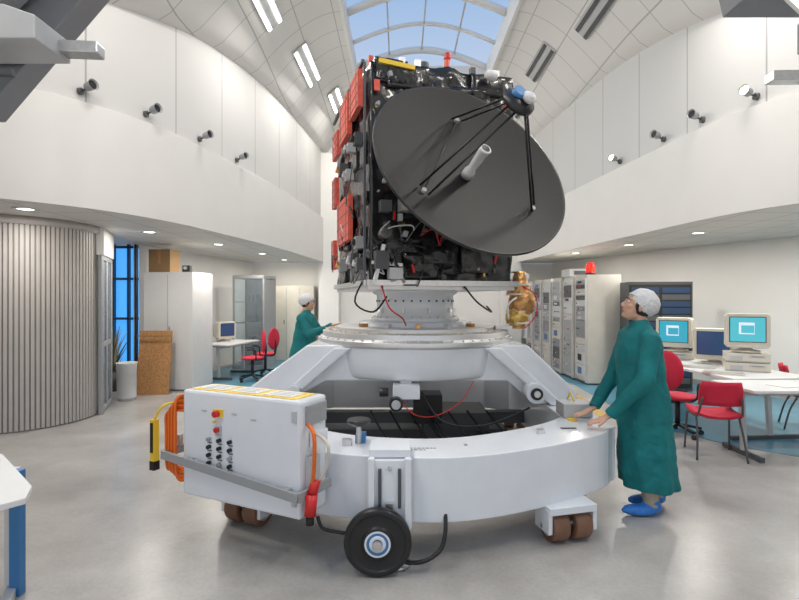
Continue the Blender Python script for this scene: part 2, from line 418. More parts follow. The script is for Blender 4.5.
# ------------------------------------------------------------ spacecraft
SP=empty('spacecraft')
bo=(-.265,4.5,1.785);brz=math.atan2(.28,.96)
BW,BD,BH=1.42,1.72,2.03
b=B('body',bo,brz,SP)
b.noisybox((0,0,0),(BW,BD,BH),m_mli,48,.038,3.2)
for k in range(14):
    x=random.uniform(0,1.0);z=random.uniform(0,1.7);b.noisybox((x,-.03,z),(random.uniform(.2,.4),.05,random.uniform(.15,.35)),m_mli,7,.025,7)
for k in range(26):
    y=random.uniform(0,1.4);z=random.uniform(0,1.8);b.noisybox((-.03,y,z),(.05,random.uniform(.15,.3),random.uniform(.1,.25)),random.choice([m_mli,m_mli,m_mli,m_dgrey]),6,.02,7)
for k in range(6):
    x=random.uniform(0,1.0);b.noisybox((x,-.03,1.80+random.uniform(0,.06)),(random.uniform(.2,.35),.2,random.uniform(.12,.2)),m_mli,7,.02,6)
b.done()
b=B('red_covers',bo,brz,SP)
def cov(y,z,dy,dz,t=.05):
    b.box((-.075,y,z),(t,dy,dz),m_red)
    for i in range(4): b.box((-.101,y,z-dz*.38+dz*.25*i),(.004,dy*.98,.008),m_dgrey)
    for s in(-.33,.33): b.box((-.101,y+s*dy,z),(.004,.012,dz*.98),m_dgrey)
cov(.28,1.80,.42,.34);cov(.84,1.76,.48,.42);cov(1.42,1.66,.34,.28);cov(.90,.70,.70,.46);cov(1.58,.40,.2,.34);cov(1.5,1.12,.24,.34)
b.box((.05,-.06,1.78),(.05,.02,.1),m_red)
for x,z in((.75,.42),(1.2,.25),(.2,.62),(.38,.15),(1.3,1.7)): b.box((x,-.09,z),(.02,.01,.08),m_redp,ry=random.uniform(-.3,.3))
b.done(.003)
b=B('equipment',bo,brz,SP)
b.box((BW/2,BD/2,-.02),(BW+.04,BD+.04,.04),m_alu)
b.bar((-.04,-.05,.02),(BW+.04,-.05,.02),.04,.05,m_steel);b.bar((-.04,-.02,.02),(-.04,BD,.02),.04,.05,m_steel)
b.bar((.02,-.06,.0),(.10,-.1,.36),.035,.035,m_steel);b.bar((.30,-.06,.02),(.12,-.1,.36),.03,.03,m_steel);b.bar((.0,-.06,.2),(.28,-.08,.18),.03,.03,m_alu)
b.box((.08,-.1,.22),(.12,.1,.16),m_dgrey);b.box((.2,-.12,.1),(.12,.1,.1),m_lgrey)
b.cyl((.22,-.02,.95),(.22,-.16,.95),.075,m_brass);b.cyl((.22,-.1,.95),(.22,-.2,.97),.05,m_black)
b.cyl((.40,-.02,.72),(.36,-.22,.72),.07,m_steel);b.cyl((.37,-.18,.72),(.35,-.26,.73),.055,m_gold);b.cyl((.35,-.25,.73),(.345,-.275,.733),.045,m_white)
b.box((.30,-.1,.72),(.1,.14,.12),m_alu)
b.box((.12,-.08,.70),(.1,.1,.1),m_dgrey);b.cyl((.1,-.05,.45),(.1,-.17,.45),.045,m_steel)
b.cyl((.5,-.04,.9),(.6,-.12,.84),.03,m_brass)
b.noisybox((.48,-.1,.2),(.32,.08,.24),m_mli,8,.02,8);b.noisybox((.85,-.1,.12),(.32,.08,.38),m_mli,8,.02,8)
for y,z,s in((.2,.40,.10),(.45,.25,.13),(.25,1.38,.1),(.6,1.4,.08),(1.1,1.3,.12),(1.1,.25,.12),(.7,1.15,.1),(.15,.2,.1)):
    b.box((-.06,y,z),(.08,s,s*1.1),random.choice([m_dgrey,m_grey,m_dgrey,m_lgrey]))
    b.cyl((-.09,y,z),(-.13,y,z+.01),s*.32,random.choice([m_steel,m_brass,m_black]))
b.bar((-.05,.0,.0),(-.05,0,2.0),.02,.02,m_dgrey);b.bar((-.06,.02,2.02),(-.06,BD,2.02),.03,.03,m_dgrey)
b.box((.24,-.03,2.0),(.34,.05,.04),m_yellow,ry=.08);b.noisybox((.4,.3,2.0),(.4,.4,.12),m_mli,8,.02,6)
b.cyl((.82,.3,2.0),(.87,.3,2.32),.028,m_red);b.cyl((.86,.3,2.28),(.875,.3,2.34),.034,m_redp)
b.noisybox((.98,.2,1.98),(.35,.3,.08),m_mli,8,.02,6);b.cyl((.55,.12,2.0),(.55,.12,2.12),.05,m_dgrey);b.box((.05,.2,2.1),(.04,.04,.12),m_red)
for x in(.3,.45,1.0,1.25): b.box((x,.0,2.05),(.05,.05,.06),random.choice([m_alu,m_brass,m_dgrey]))
b.sph((1.14,-.12,1.98),(.07,.05,.05),m_cap,n=12,k=8,fn=lambda v:1+.2*noise.noise(v*4))
for k in range(56):
    x=random.uniform(.02,1.38);z=random.uniform(.05,.75) if k<36 else random.uniform(.8,1.95)
    if k>=36:x=random.uniform(.02,.35)
    s=random.uniform(.012,.04);b.box((x,-.07-random.random()*.03,z),(s,.05,s*random.uniform(.6,2)),random.choice([m_grey,m_dgrey,m_brass,m_lgrey,m_blackp,m_black,m_gold]),ry=random.uniform(-.4,.4))
b.done(.003)
b=B('harness',bo,brz,SP)
for k in range(16):
    x=random.uniform(.0,.5);z=random.uniform(.1,1.2);pts=[(x,-.06,z)]
    for j in range(4):
        x+=random.uniform(-.12,.15);z+=random.uniform(-.16,.12);pts.append((max(0,x),-.08-random.random()*.06,max(.0,z)))
    b.tube(pts,.006,random.choice([m_black,m_black,m_dgrey,m_redp,m_lgrey,m_blackp,m_white2]),6)
for k in range(8):
    y=random.uniform(.0,1.5);z=random.uniform(.1,1.9);pts=[(-.06,y,z)]
    for j in range(3):
        y+=random.uniform(-.15,.15);z+=random.uniform(-.2,.1);pts.append((-.08-random.random()*.04,max(0,min(1.7,y)),max(0,z)))
    b.tube(pts,.006,random.choice([m_black,m_lgrey,m_dgrey,m_blackp]),6)
b.tube([(-.03,0,.1),(-.1,.2,-.15),(.1,.3,-.25),(.25,.35,-.1)],.009,m_black)
b.tube([(.9,-.03,.0),(1.0,-.1,-.15),(1.2,.0,-.25),(1.3,.3,-.2)],.009,m_black)
b.tube([(.1,-.03,.0),(.15,-.1,-.2),(.3,.0,-.3),(.4,.2,-.38)],.007,m_redp)
b.done()
dn=Vector((.368,-.802,.47)).normalized();dc=Vector(((472-399.5)*4.1/F,4.1,H+(300-168)*4.1/F))
dq=dn.to_track_quat('Z','Y');R=.86
def raydish(px,py,off):
    d=Vector(((px-399.5)/F,1,(300-py)/F));o=Vector((0,0,H));t=(dc+dn*off-o).dot(dn)/d.dot(dn)
    return dq.inverted()@(o+d*t-dc)
b=B('high_gain_antenna',dc,0,SP,rot=dq)
dep=.15;prof=[(max(.001,R*k/24),dep*(k/24)**2-dep*.7) for k in range(25)]
b.lathe(prof,m_dish,n=96)
b.lathe([(r,z-.025) for r,z in prof],m_blackp,n=96)
b.lathe([(R,prof[-1][1]-.025),(R+.012,prof[-1][1]-.02),(R+.012,prof[-1][1]+.005),(R,prof[-1][1])],m_blackp,n=96)
ap=Vector((0,0,.66))
bases=[]
for px,py in((424,190),(533,208),(457,120)):
    v=raydish(px,py,-.02);bases.append(v)
for i,v in enumerate(bases):
    t=Vector((-v.y,v.x,0)).normalized()
    b.cyl(v+t*.05,ap+t*.05+Vector((v.x,v.y,0))*.12,.009,m_blackp,n=10)
    b.cyl(v-t*.05,ap-t*.02+Vector((v.x,v.y,0))*.12,.009,m_blackp,n=10)
    b.cyl(v-Vector((0,0,.06)),v+Vector((0,0,.01)),.02,m_grey,n=12)
b.cyl(bases[0],bases[2],.006,m_blackp,n=8)
b.lathe([(.001,.64),(.07,.64),(.12,.67),(.12,.70),(.05,.73),(.001,.73)],m_blackp,n=32)
b.cyl((-.02,.03,.70),(-.02,.03,.76),.05,m_blue,n=16);b.sph((.03,-.03,.76),(.05,.05,.035),m_cap,n=12,k=8,fn=lambda v:1+.2*noise.noise(v*3))
b.lathe([(.001,-.1),(.05,-.1),(.05,-.04),(.035,.0),(.045,.20),(.052,.22),(.04,.225),(.001,.22)],m_white2,n=24)
b.lathe([(.036,.226),(.001,.222)],m_black,n=24)
b.lathe([(.3,-.09),(.26,-.2),(.12,-.24),(.001,-.24)],m_blackp,n=32)
b.done()
b=B('antenna_mount',(0,0,0),0,SP)
bk=dc-dn*.25
b.cyl(bk,(dc.x-.12,4.85,dc.z-.1),.07,m_blackp);b.cyl(bk,(dc.x-.3,4.8,dc.z+.55),.03,m_alu);b.cyl(bk,(dc.x+.2,4.95,dc.z-.5),.03,m_alu)
b.done()
SC=(.17,5.5)
b=B('launch_adapter',(SC[0],SC[1],0),0,SP)
b.lathe([(.001,1.42),(.48,1.42),(.48,1.46),(.42,1.48),(.42,1.70),(.46,1.72),(.46,1.77),(.001,1.77)],m_white,n=48)
for i in range(30):
    a=2*math.pi*i/30;c,s=math.cos(a),math.sin(a)
    b.cyl((.41*c,.41*s,1.64),(.427*c,.427*s,1.64),.010,m_black,n=8);b.cyl((.45*c,.45*s,1.46),(.45*c,.45*s,1.48),.01,m_steel,n=6)
    if i%3==0: b.box((.43*c,.43*s,1.54),(.03,.025,.05),m_alu,rz=a)
b.done()
# ------------------------------------------------------------ integration trolley
TR=empty('integration_trolley')
outer=[(-1.45,4.0),(-0.95,3.5),(-0.45,3.24),(0.1,3.14),(0.5,3.18),(0.95,3.36),(1.33,3.58),(1.62,3.84),(1.70,4.2),(1.70,6.5),(1.3,6.9),(-1.0,6.9),(-1.5,6.5),(-1.5,4.4)]
inner=[(-1.1,4.25),(-.75,3.95),(-.35,3.68),(.1,3.58),(.45,3.62),(.8,3.78),(1.1,3.98),(1.32,4.2),(1.38,4.45),(1.38,6.3),(1.1,6.5),(-.85,6.5),(-1.15,6.3),(-1.2,4.5)]
def dense(L):
    out=[];n=len(L)
    for i in range(n):
        if i<8:
            p0,p1,p2,p3=[Vector((*L[k%n],0)) for k in(i-1,i,i+1,i+2)]
            for k in range(5):
                t=k/5;v=.5*((2*p1)+(p2-p0)*t+(2*p0-5*p1+4*p2-p3)*t*t+(3*p1-p0-3*p2+p3)*t**3);out.append((v.x,v.y))
        else: out.append(L[i])
    return out
O=dense(outer);I=dense(inner);n=len(O)
b=B('frame',parent=TR)
z0,z1=.25,.66;vs=[];fs=[]
for (x,y),(u,v) in zip(O,I): vs+=[(x,y,z0),(x,y,z1),(u,v,z1),(u,v,z0)]
for i in range(n):
    j=(i+1)%n
    for k in range(4): fs.append((4*i+k,4*j+k,4*j+(k+1)%4,4*i+(k+1)%4))
b.add(vs,fs,m_white);b.done(.018)
b=B('support_bridge',parent=TR)
b.prismY([(-1.52,.66),(-1.48,.78),(-.88,1.22),(1.22,1.22),(1.68,.78),(1.70,.66),(1.30,.66),(1.02,.88),(-.70,.88),(-1.12,.66)],4.75,6.2,m_white)
b.prismY([(-1.22,.66),(-1.08,.66),(-.45,1.2),(-.62,1.2)],4.68,4.76,m_white)
b.prismY([(1.42,.66),(1.56,.66),(.96,1.2),(.79,1.2)],4.68,4.76,m_white)
b.lathe([(1.0,1.21),(.99,1.10),(.975,.98),(.96,.925),(.93,.905),(.90,.915),(.001,.93)],m_white,(SC[0],SC[1]-.02,0),n=72)
b.done(.015)
b=B('slewing_ring',parent=TR)
b.lathe([(.001,1.2),(1.02,1.2),(1.04,1.22),(1.04,1.26),(1.0,1.28),(1.0,1.33),(.86,1.335),(.86,1.37),(.84,1.38),(.001,1.38)],m_alu,(SC[0],SC[1],0),n=96)
b.lathe([(.99,1.332),(.87,1.336)],m_plate,(SC[0],SC[1],0),n=96)
b.lathe([(.62,1.38),(.61,1.42),(.60,1.425),(.001,1.425)],m_white,(SC[0],SC[1],0),n=64)
for i in range(60):
    a=2*math.pi*i/60;c,s=math.cos(a),math.sin(a);b.cyl((SC[0]+1.02*c,SC[1]+1.02*s,1.255),(SC[0]+1.02*c,SC[1]+1.02*s,1.28),.012,m_steel,n=6)
    b.cyl((SC[0]+.93*c,SC[1]+.93*s,1.33),(SC[0]+.93*c,SC[1]+.93*s,1.35),.01,m_steel,n=6)
for i in range(5):
    a=-2.4+i*.42;b.box((SC[0]+.72*math.cos(a),SC[1]+.72*math.sin(a),1.395),(.08,.05,.04),random.choice([m_alu,m_lgrey,m_brass]),rz=a)
b.done(.002)
b=B('tilt_drive',parent=TR)
b.box((.06,4.55,.83),(.24,.25,.12),m_white);b.cyl((-.03,4.5,.74),(-.03,4.34,.74),.06,m_blackp);b.cyl((-.03,4.34,.74),(-.03,4.325,.74),.04,m_lgrey);b.cyl((-.03,4.5,.74),(-.03,4.5,.84),.03,m_dgrey)
b.cyl((-.1,4.5,.82),(-.18,4.5,.82),.04,m_blackp);b.box((.06,4.68,.88),(.1,.3,.1),m_lgrey)
b.cyl((1.24,4.70,.80),(1.24,4.52,.80),.09,m_white);b.cyl((1.24,4.53,.80),(1.24,4.50,.80),.055,m_blackp);b.cyl((1.24,4.5,.8),(1.24,4.49,.8),.03,m_steel)
b.box((1.50,4.30,.72),(.24,.22,.11),m_lgrey)
b.cyl((-.98,4.70,.80),(-.98,4.60,.80),.06,m_white)
b.tube([(0,4.5,.8),(.1,4.4,.66),(.3,4.5,.6),(.55,4.6,.7),(.7,4.7,.89)],.005,m_redp);b.tube([(.2,4.6,.8),(.4,4.5,.55),(.8,4.6,.5),(1.2,4.6,.66)],.01,m_black)
b.done(.006)
b=B('under_chassis',parent=TR)
b.box((.6,5.6,.3),(.7,.6,.3),m_dgrey);b.box((.3,5.4,.5),(.3,.3,.3),m_black);b.bar((-1.2,5.6,.35),(1.4,5.6,.35),.15,.12,m_dgrey)
b.box((.1,6.0,.16),(2.2,.9,.1),m_dgrey)
b.tube([(.3,5.2,.4),(.5,5.1,.2),(.8,5.1,.3),(1.1,5.3,.2)],.02,m_black)
for k in range(7): b.tube([(-.3+.2*k,5.2,.5),(-.1+.2*k,5.0,.25),(.25+.15*k,5.05,.15),(.9,5.3,.2)],.012,m_black)
b.done(.01)
b=B('front_wheel',parent=TR)
X=-.13
b.box((-.06,3.09,.46),(.27,.07,.42),m_white);b.box((-.06,3.2,.70),(.26,.22,.05),m_white)
for x in(-.17,.05): b.box((x,3.04,.46),(.035,.05,.46),m_white)
b.box((-.12,3.05,.5),(.02,.02,.24),m_dgrey);b.box((-.0,3.05,.5),(.02,.02,.24),m_dgrey);b.box((-.06,3.05,.40),(.05,.04,.04),m_steel)
for z in(.62,.34): b.cyl((-.06,3.06,z),(-.06,3.03,z),.013,m_steel,n=8)
b.cyl((X,2.92,.20),(X,3.12,.20),.03,m_steel)
wz=.205
b.lathe([(.05,-.035),(.13,-.03),(.15,-.035),(.195,-.03),(.203,-.015),(.203,.015),(.195,.03),(.168,.03),(.163,.022),(.10,.022),(.09,.035),(.05,.035)],m_blackp,(X,2.99,wz),(0,-1,0),56)
b.lathe([(.001,.042),(.03,.042),(.032,.035)],m_blackp,(X,2.99,wz),(0,-1,0),32)
b.lathe([(.03,.04),(.048,.042),(.05,.035)],m_white,(X,2.99,wz),(0,-1,0),32)
b.lathe([(.05,.036),(.066,.036)],m_blue,(X,2.99,wz),(0,-1,0),32)
b.lathe([(.066,.038),(.078,.038)],m_white,(X,2.99,wz),(0,-1,0),32)
b.box((X,3.06,.24),(.1,.04,.2),m_white)
b.done(.004)
def castor(x,y,rz,parent):
    b=B('castor',(x,y,0),rz,parent)
    b.box((0,.03,.235),(.36,.26,.05),m_white)
    b.box((-.17,.0,.16),(.03,.18,.16),m_white);b.box((.17,0,.16),(.03,.18,.16),m_white);b.box((0,.08,.18),(.34,.03,.1),m_lgrey)
    b.cyl((-.19,0,.11),(.19,0,.11),.02,m_steel)
    for c in(-.085,.085):
        b.lathe([(.03,-.065),(.085,-.065),(.105,-.06),(.11,-.045),(.11,.045),(.105,.06),(.085,.065),(.03,.065)],m_castor,(c,0,.11),(1,0,0),36)
        b.lathe([(.07,.067),(.02,.067)],m_steel,(c,0,.11),(1,0,0),24);b.lathe([(.07,-.067),(.02,-.067)],m_steel,(c,0,.11),(1,0,0),24)
    b.done(.004)
castor(1.15,3.46,.25,TR);castor(-1.12,3.72,-.45,TR);castor(1.5,6.5,0,TR);castor(-1.3,6.5,0,TR)
b=B('beam_fittings',parent=TR)
b.cyl((-.28,3.45,.66),(-.28,3.45,.80),.018,m_steel);b.lathe([(.03,.78),(.055,.79),(.075,.80),(.085,.815),(.075,.83),(.03,.83),(.001,.83)],m_blackp,(-.28,3.45,0),n=32)
b.box((-.27,3.5,.69),(.07,.1,.06),m_blue);b.box((-.36,3.42,.68),(.06,.06,.04),m_steel)
for k,(w,yy) in enumerate(((.22,3.34),(.15,3.30))):
    x=.02
    while x<.02+w:
        l=random.uniform(.012,.03);b.box((x+l/2,yy,.661),(l,.012,.002),m_dgrey);x+=l+.008
b.cyl((.45,3.4,.66),(.45,3.4,.668),.012,m_steel,n=12)
b.box((1.05,3.72,.675),(.05,.05,.03),m_steel)
b.box((1.42,4.12,.665),(.06,.1,.01),m_yellow);b.box((1.30,3.85,.664),(.12,.03,.004),m_dgrey)
b.tube([(1.5,4.6,.66),(1.52,4.5,.78),(1.5,4.4,.84),(1.5,4.3,.78)],.008,m_yellow)
b.done(.003)
q=(-1.47,3.39,0);crz=math.atan2(-.42,.88)
b=B('control_cabinet',q,crz,TR)
W_=.975
b.box((W_/2,.14,.69),(W_,.28,.71),m_white)
b.done(.018)
b=B('control_panel',q,crz,TR)
b.box((.33,-.006,.915),(.075,.014,.05),m_yellow);b.cyl((.33,-.01,.915),(.33,-.045,.915),.021,m_redp)
b.box((.33,-.006,.80),(.05,.014,.06),m_lgrey);b.cyl((.33,-.01,.81),(.33,-.035,.81),.017,m_redp);b.cyl((.30,-.01,.86),(.30,-.02,.86),.01,m_yellow)
for r in range(4):
    for c in range(3):
        b.cyl((.25+c*.09,0,.74-r*.052),(.25+c*.09,-.025,.74-r*.052),.013,m_black if (r+c)%4 else m_grey,n=12)
        b.box((.25+c*.09,-.002,.715-r*.052),(.04,.004,.006),m_dgrey)
for x,z in((.2,.92),(.46,.92),(.62,.9)): b.box((x,-.002,z),(.04,.004,.012),m_lgrey)
b.box((W_/2,.14,1.047),(.86,.21,.004),m_yellow)
for x in(.20,.47,.75): b.box((x,.14,1.051),(.22,.15,.004),m_white2)
for x in(.20,.47,.75):
    for k in range(3): b.box((x,.10+k*.04,1.054),(.16,.008,.002),m_lgrey)
for z in(.95,.45): b.box((W_-.04,-.006,z),(.03,.012,.07),m_lgrey)
b.box((W_+.01,.15,.95),(.02,.2,.12),m_grey);b.box((W_+.03,.15,.8),(.05,.12,.1),m_white);b.box((W_+.02,.1,.6),(.04,.1,.2),m_lgrey)
b.bar((-.14,-.05,.60),(W_+.02,-.05,.49),.022,.055,m_grey);b.bar((-.14,-.05,.60),(-.14,.25,.60),.022,.055,m_grey);b.bar((W_+.02,-.05,.49),(W_+.08,.2,.52),.022,.055,m_grey)
b.box((.1,-.02,.575),(.03,.05,.05),m_steel);b.box((.9,-.02,.5),(.03,.05,.05),m_steel)
b.cyl((-.14,.1,.62),(-.14,.1,.7),.02,m_steel)
b.done(.004)
b=B('hoses',q,crz,TR)
for k in range(10):
    o=.009*k;yy=-.01+.012*(k%3)
    b.tube([(-.01,yy+.05,1.00-.012*k),(-.05-o,yy,.97-.01*k),(-.065-o,yy,.75),(-.055-o,yy,.50),(-.03-o*.5,yy+.02,.42+.01*k),(-.005,yy+.08,.46),(-.01,yy+.12,.7)],.0098,m_orange,8)
b.tube([(-.02,.1,.95),(-.11,-.05,.94),(-.175,-.08,.84)],.008,m_yellow)
b.box((-.175,-.08,.68),(.04,.04,.32),m_yellow);b.box((-.175,-.08,.53),(.045,.045,.06),m_black);b.box((-.175,-.102,.72),(.02,.012,.20),m_blackp)
b.tube([(W_+.02,.05,.9),(W_+.1,.0,.85),(W_+.08,.02,.6),(W_+.02,.05,.45)],.012,m_orange);b.tube([(W_+.02,.1,.85),(W_+.16,.05,.8),(W_+.14,.06,.65),(W_+.04,.05,.5)],.01,m_cream)
b.cyl((W_+.07,.02,.50),(W_+.07,-.0,.38),.035,m_redp);b.cyl((W_+.07,.02,.50),(W_+.08,.05,.58),.03,m_redp);b.cyl((W_+.07,-.0,.38),(W_+.07,-.0,.33),.025,m_black)
b.done()
b=B('power_cable',parent=TR)
b.tube([(-.50,3.05,.33),(-.47,3.05,.26),(-.38,3.06,.23),(-.28,3.07,.22),(-.15,3.12,.24)],.012,m_black)
b.tube([(.29,3.15,.30),(.28,3.08,.2),(.24,3.04,.12),(.14,3.02,.07),(.02,3.04,.06),(-.08,3.08,.1)],.013,m_black)
b.lathe([(.001,0),(.09,0),(.09,.02),(.03,.03),(.03,.2),(.001,.2)],m_steel,(-.02,3.12,0),n=24)
b.done()
b=B('foil_wrapped_thruster',(1.26,5.3,0),0,SP)
b.cyl((0,0,1.35),(0,0,1.72),.09,m_brass);b.cyl((0,0,1.72),(0,0,1.95),.13,m_brass,.07);b.cyl((.08,-.02,1.25),(.08,-.02,1.5),.05,m_steel)
b.sph((.02,-.05,1.62),(.14,.1,.15),m_brass,fn=lambda v:1+.2*noise.noise(v*3));b.sph((-.03,-.05,1.47),(.12,.1,.10),m_gold,fn=lambda v:1+.2*noise.noise(v*3));b.cyl((.1,0,1.55),(.22,-.02,1.6),.05,m_lgrey)
b.box((-.05,0,1.9),(.3,.1,.06),m_alu);b.bar((-.25,-.1,1.8),(.05,0,1.9),.03,.03,m_steel);b.bar((-.25,0,1.36),(.05,0,1.36),.1,.04,m_alu)
for z in(1.40,1.52,1.70,1.8): b.cyl((0,0,z),(0,0,z+.02),.13,m_cream)
b.tube([(0,-.1,1.8),(.14,-.15,1.7),(.16,-.1,1.5),(.05,-.1,1.36)],.006,m_redp);b.tube([(0,-.1,1.7),(-.14,-.15,1.6),(-.12,-.1,1.45)],.01,m_white2)
b.done(.002)

# ------------------------------------------------------------ furniture
def stacking_chair(x,y,rz):
    b=B('stacking_chair',(x,y,0),rz)
    def shell(rings):b.loft(rings,m_redfab)
    rings=[]
    for k in range(7):
        t=k/6;yy=-.20+.40*t;z=.45-.02*math.sin(math.pi*t)+(.02 if k==0 else 0)
        w=.22-.01*abs(t-.5);rings.append([Vector((sx*w,yy,z+dz)) for sx,dz in((-1,.035),(-.5,0),(0,-.008),(.5,0),(1,.035),(1,.005),(.5,-.03),(0,-.035),(-.5,-.03),(-1,.005))])
    shell(rings)
    rings=[]
    for k in range(6):
        t=k/5;z=.56+.25*t;yy=.22+.05*t;w=.20-.05*max(0,t-.6);rings.append([Vector((sx*w,yy+dy,z)) for sx,dy in((-1,-.05),(-.5,-.01),(0,0),(.5,-.01),(1,-.05),(1,-.02),(.5,.02),(0,.03),(-.5,.02),(-1,-.02))])
    shell(rings)
    for s in(-1,1):
        b.tube([(s*.22,-.22,0),(s*.21,-.19,.3),(s*.2,-.16,.42),(s*.2,.1,.42),(s*.2,.2,.48),(s*.18,.26,.65)],.011,m_dgrey,8,4)
        b.tube([(s*.23,.26,0),(s*.21,.2,.25),(s*.2,.12,.42)],.011,m_dgrey,8,4)
    b.bar((-.2,-.15,.415),(.2,-.15,.415),.02,.02,m_dgrey);b.done()
def swivel_chair(x,y,rz):
    b=B('swivel_chair',(x,y,0),rz)
    b.sph((0,0,.47),(.24,.23,.045),m_redfab);b.sph((0,.22,.80),(.21,.045,.24),m_redfab)
    b.tube([(0,.05,.43),(0,.22,.45),(0,.27,.6),(0,.25,.8)],.02,m_black);b.cyl((0,0,.12),(0,0,.44),.03,m_black)
    for i in range(5):
        a=i*1.2566+.3;c,s=math.cos(a),math.sin(a);b.bar((0,0,.13),(.27*c,.27*s,.08),.04,.03,m_black)
        b.cyl((.27*c-.02*s,.27*s+.02*c,.03),(.27*c+.02*s,.27*s-.02*c,.03),.03,m_blackp,n=12)
    for s in(-1,1): b.tube([(s*.2,.05,.44),(s*.27,.05,.5),(s*.27,.03,.64),(s*.27,-.12,.66)],.015,m_black)
    b.done()
def table(x,y,rz,w,d,name='work_table'):
    b=B(name,(x,y,0),rz);b.box((0,0,.725),(w,d,.03),m_white2)
    for s in(-1,1):
        b.bar((s*(w/2-.12),-.02,.05),(s*(w/2-.12),.02,.71),.05,.05,m_lgrey);b.bar((s*(w/2-.12),-d/2+.05,.025),(s*(w/2-.12),d/2-.05,.025),.05,.05,m_dgrey)
        b.bar((s*(w/2-.12),-d/2+.08,.69),(s*(w/2-.12),d/2-.08,.69),.05,.04,m_lgrey)
    b.bar((-w/2+.12,0,.66),(w/2-.12,0,.66),.04,.06,m_lgrey);b.done(.004)
def crt(x,y,z,rz,scr,k=1.0,win=True):
    b=B('crt_monitor',(x,y,z),rz)
    w,h,d=.40*k,.36*k,.40*k;zc_=.06+h/2
    def rr(w_,h_,y_,zc__): return [Vector((sx*w_/2,y_,zc__+sz*h_/2)) for sx,sz in((-1,-.85),(-.88,-1),(.88,-1),(1,-.85),(1,.85),(.88,1),(-.88,1),(-1,.85))]
    b.loft([rr(w*.96,h*.96,0,zc_),rr(w,h,.02,zc_),rr(w,h,.12,zc_),rr(w*.86,h*.84,.2,zc_),rr(w*.6,h*.62,d,zc_-.01)],m_cream,False)
    b.box((0,-.002,zc_+.01),(w*.84,.008,h*.80),m_cream);b.box((0,-.006,zc_+.015),(w*.80,.008,h*.74),m_blackp);b.box((0,-.011,zc_+.015),(w*.76,.006,h*.70),scr)
    if win: b.box((-.01,-.0155,zc_+.03),(w*.34,.003,h*.34),m_scrw);b.box((.0,-.0165,zc_+.02),(w*.28,.003,h*.22),scr)
    b.lathe([(.001,0),(.13*k,0),(.13*k,.02),(.06*k,.035),(.06*k,.07),(.001,.07)],m_cream,(0,.16,0),n=24);b.done(.004)
def desktop(x,y,z,rz,n=1):
    b=B('desktop_computer',(x,y,z),rz)
    for i in range(n):
        b.box((0,.18,.055+i*.12),(.48,.40,.11),m_cream);b.box((.1,-.022,.075+i*.12),(.17,.006,.03),m_lgrey);b.box((.1,-.024,.075+i*.12),(.12,.006,.006),m_black)
        b.box((-.12,-.022,.05+i*.12),(.14,.006,.05),m_lgrey);b.box((0,-.022,.012+i*.12),(.48,.006,.006),m_grey)
    b.done(.004)
def keyboard(x,y,z,rz):
    b=B('keyboard',(x,y,z),rz);b.box((0,0,.012),(.44,.17,.024),m_cream)
    for r in range(4): b.box((0,-.055+r*.036,.029),(.41,.028,.01),m_lgrey)
    b.done(.003)
table(4.28,6.95,math.radians(95),2.3,1.05)
table(4.45,5.35,0,1.8,.7,'side_table')
desktop(4.22,7.70,.74,-.75,1);crt(4.22,7.70,.86,-.75,m_scrb,1.28)
crt(4.42,7.05,.74,-.65,m_scrd,1.25,False)
desktop(4.42,6.35,.74,-.5,2);crt(4.42,6.35,.98,-.5,m_scrt,1.22)
keyboard(3.88,7.35,.74,-.75);keyboard(4.0,6.75,.74,-.65);keyboard(3.98,6.15,.74,-.6)
b=B('paper_sheets');b.box((4.1,5.3,.743),(.3,.21,.006),m_white2,rz=.3);b.box((4.5,5.45,.743),(.21,.3,.006),m_white2,rz=-.2);b.done()
stacking_chair(3.36,5.35,math.radians(165));swivel_chair(3.42,6.15,math.radians(120));stacking_chair(5.25,6.45,math.radians(60))
rng=random.Random(11)
for i in range(6):
    y=9.65+i*.64;xf=3.62-(.04*i)
    b=B('equipment_rack',(xf,y+.3,0),-math.pi/2)
    h=2.12
    b.box((0,.33,h/2+.03),(.60,.66,h-.02),m_rack)
    b.box((0,.3,.03),(.56,.6,.06),m_dgrey)
    z=.12
    while z<h-.12:
        dh=rng.choice([.09,.13,.18,.26,.35]);dh=min(dh,h-.06-z)
        m=rng.choice([m_rack,m_grey,m_dgrey,m_grey,m_lgrey,m_mgrey]);b.box((0,-.008,z+dh/2),(.50,.02,dh-.012),m)
        if rng.random()<.7:
            for k in range(rng.randint(2,5)): b.cyl((-.2+k*.09,-.018,z+dh/2),(-.2+k*.09,-.03,z+dh/2),.014,rng.choice([m_black,m_redp,m_steel,m_white2]),n=8)
        else: b.box((-.05,-.02,z+dh/2),(.2,.01,dh*.5),rng.choice([m_black,m_scrd,m_lgrey]))
        z+=dh
    for s in(-.27,.27): b.box((s,-.012,h/2),(.03,.03,h-.1),m_alu)
    b.done(.003)
b=B('server_rack',(4.70,9.0,0),-.15);b.box((0,.28,1.0),(1.1,.5,1.96),m_dgrey);b.box((0,.02,1.0),(1.04,.02,1.86),m_black)
for s in(-.26,.26):
    for k in range(14): b.box((s,.005,.2+k*.125),(.47,.012,.10),m_dblue if k%3 else m_dgrey)
b.done(.004)
b=B('warning_beacon',(3.74,9.8,2.14));b.cyl((0,0,0),(0,0,.05),.09,m_blackp);b.lathe([(.085,.05),(.085,.18),(.055,.24),(.001,.25)],m_beacon,n=24);b.done()
b=B('rack_box',(3.8,10.7,2.14));b.box((0,0,.08),(.5,.5,.16),m_lgrey);b.box((0,-.26,.08),(.3,.01,.08),m_dgrey);b.done(.004)
b=B('exit_sign');b.box((3.0,13.7,2.35),(.4,.04,.16),mat('green_sign',(.02,.35,.15),.4));b.done()
b=B('beige_wall_cabinet',(-3.1,13.85,0));b.box((0,.1,1.02),(1.5,.5,2.04),m_cream)
for x in(-.37,0,.37): b.box((x,-.155,1.02),(.012,.01,1.96),m_grey)
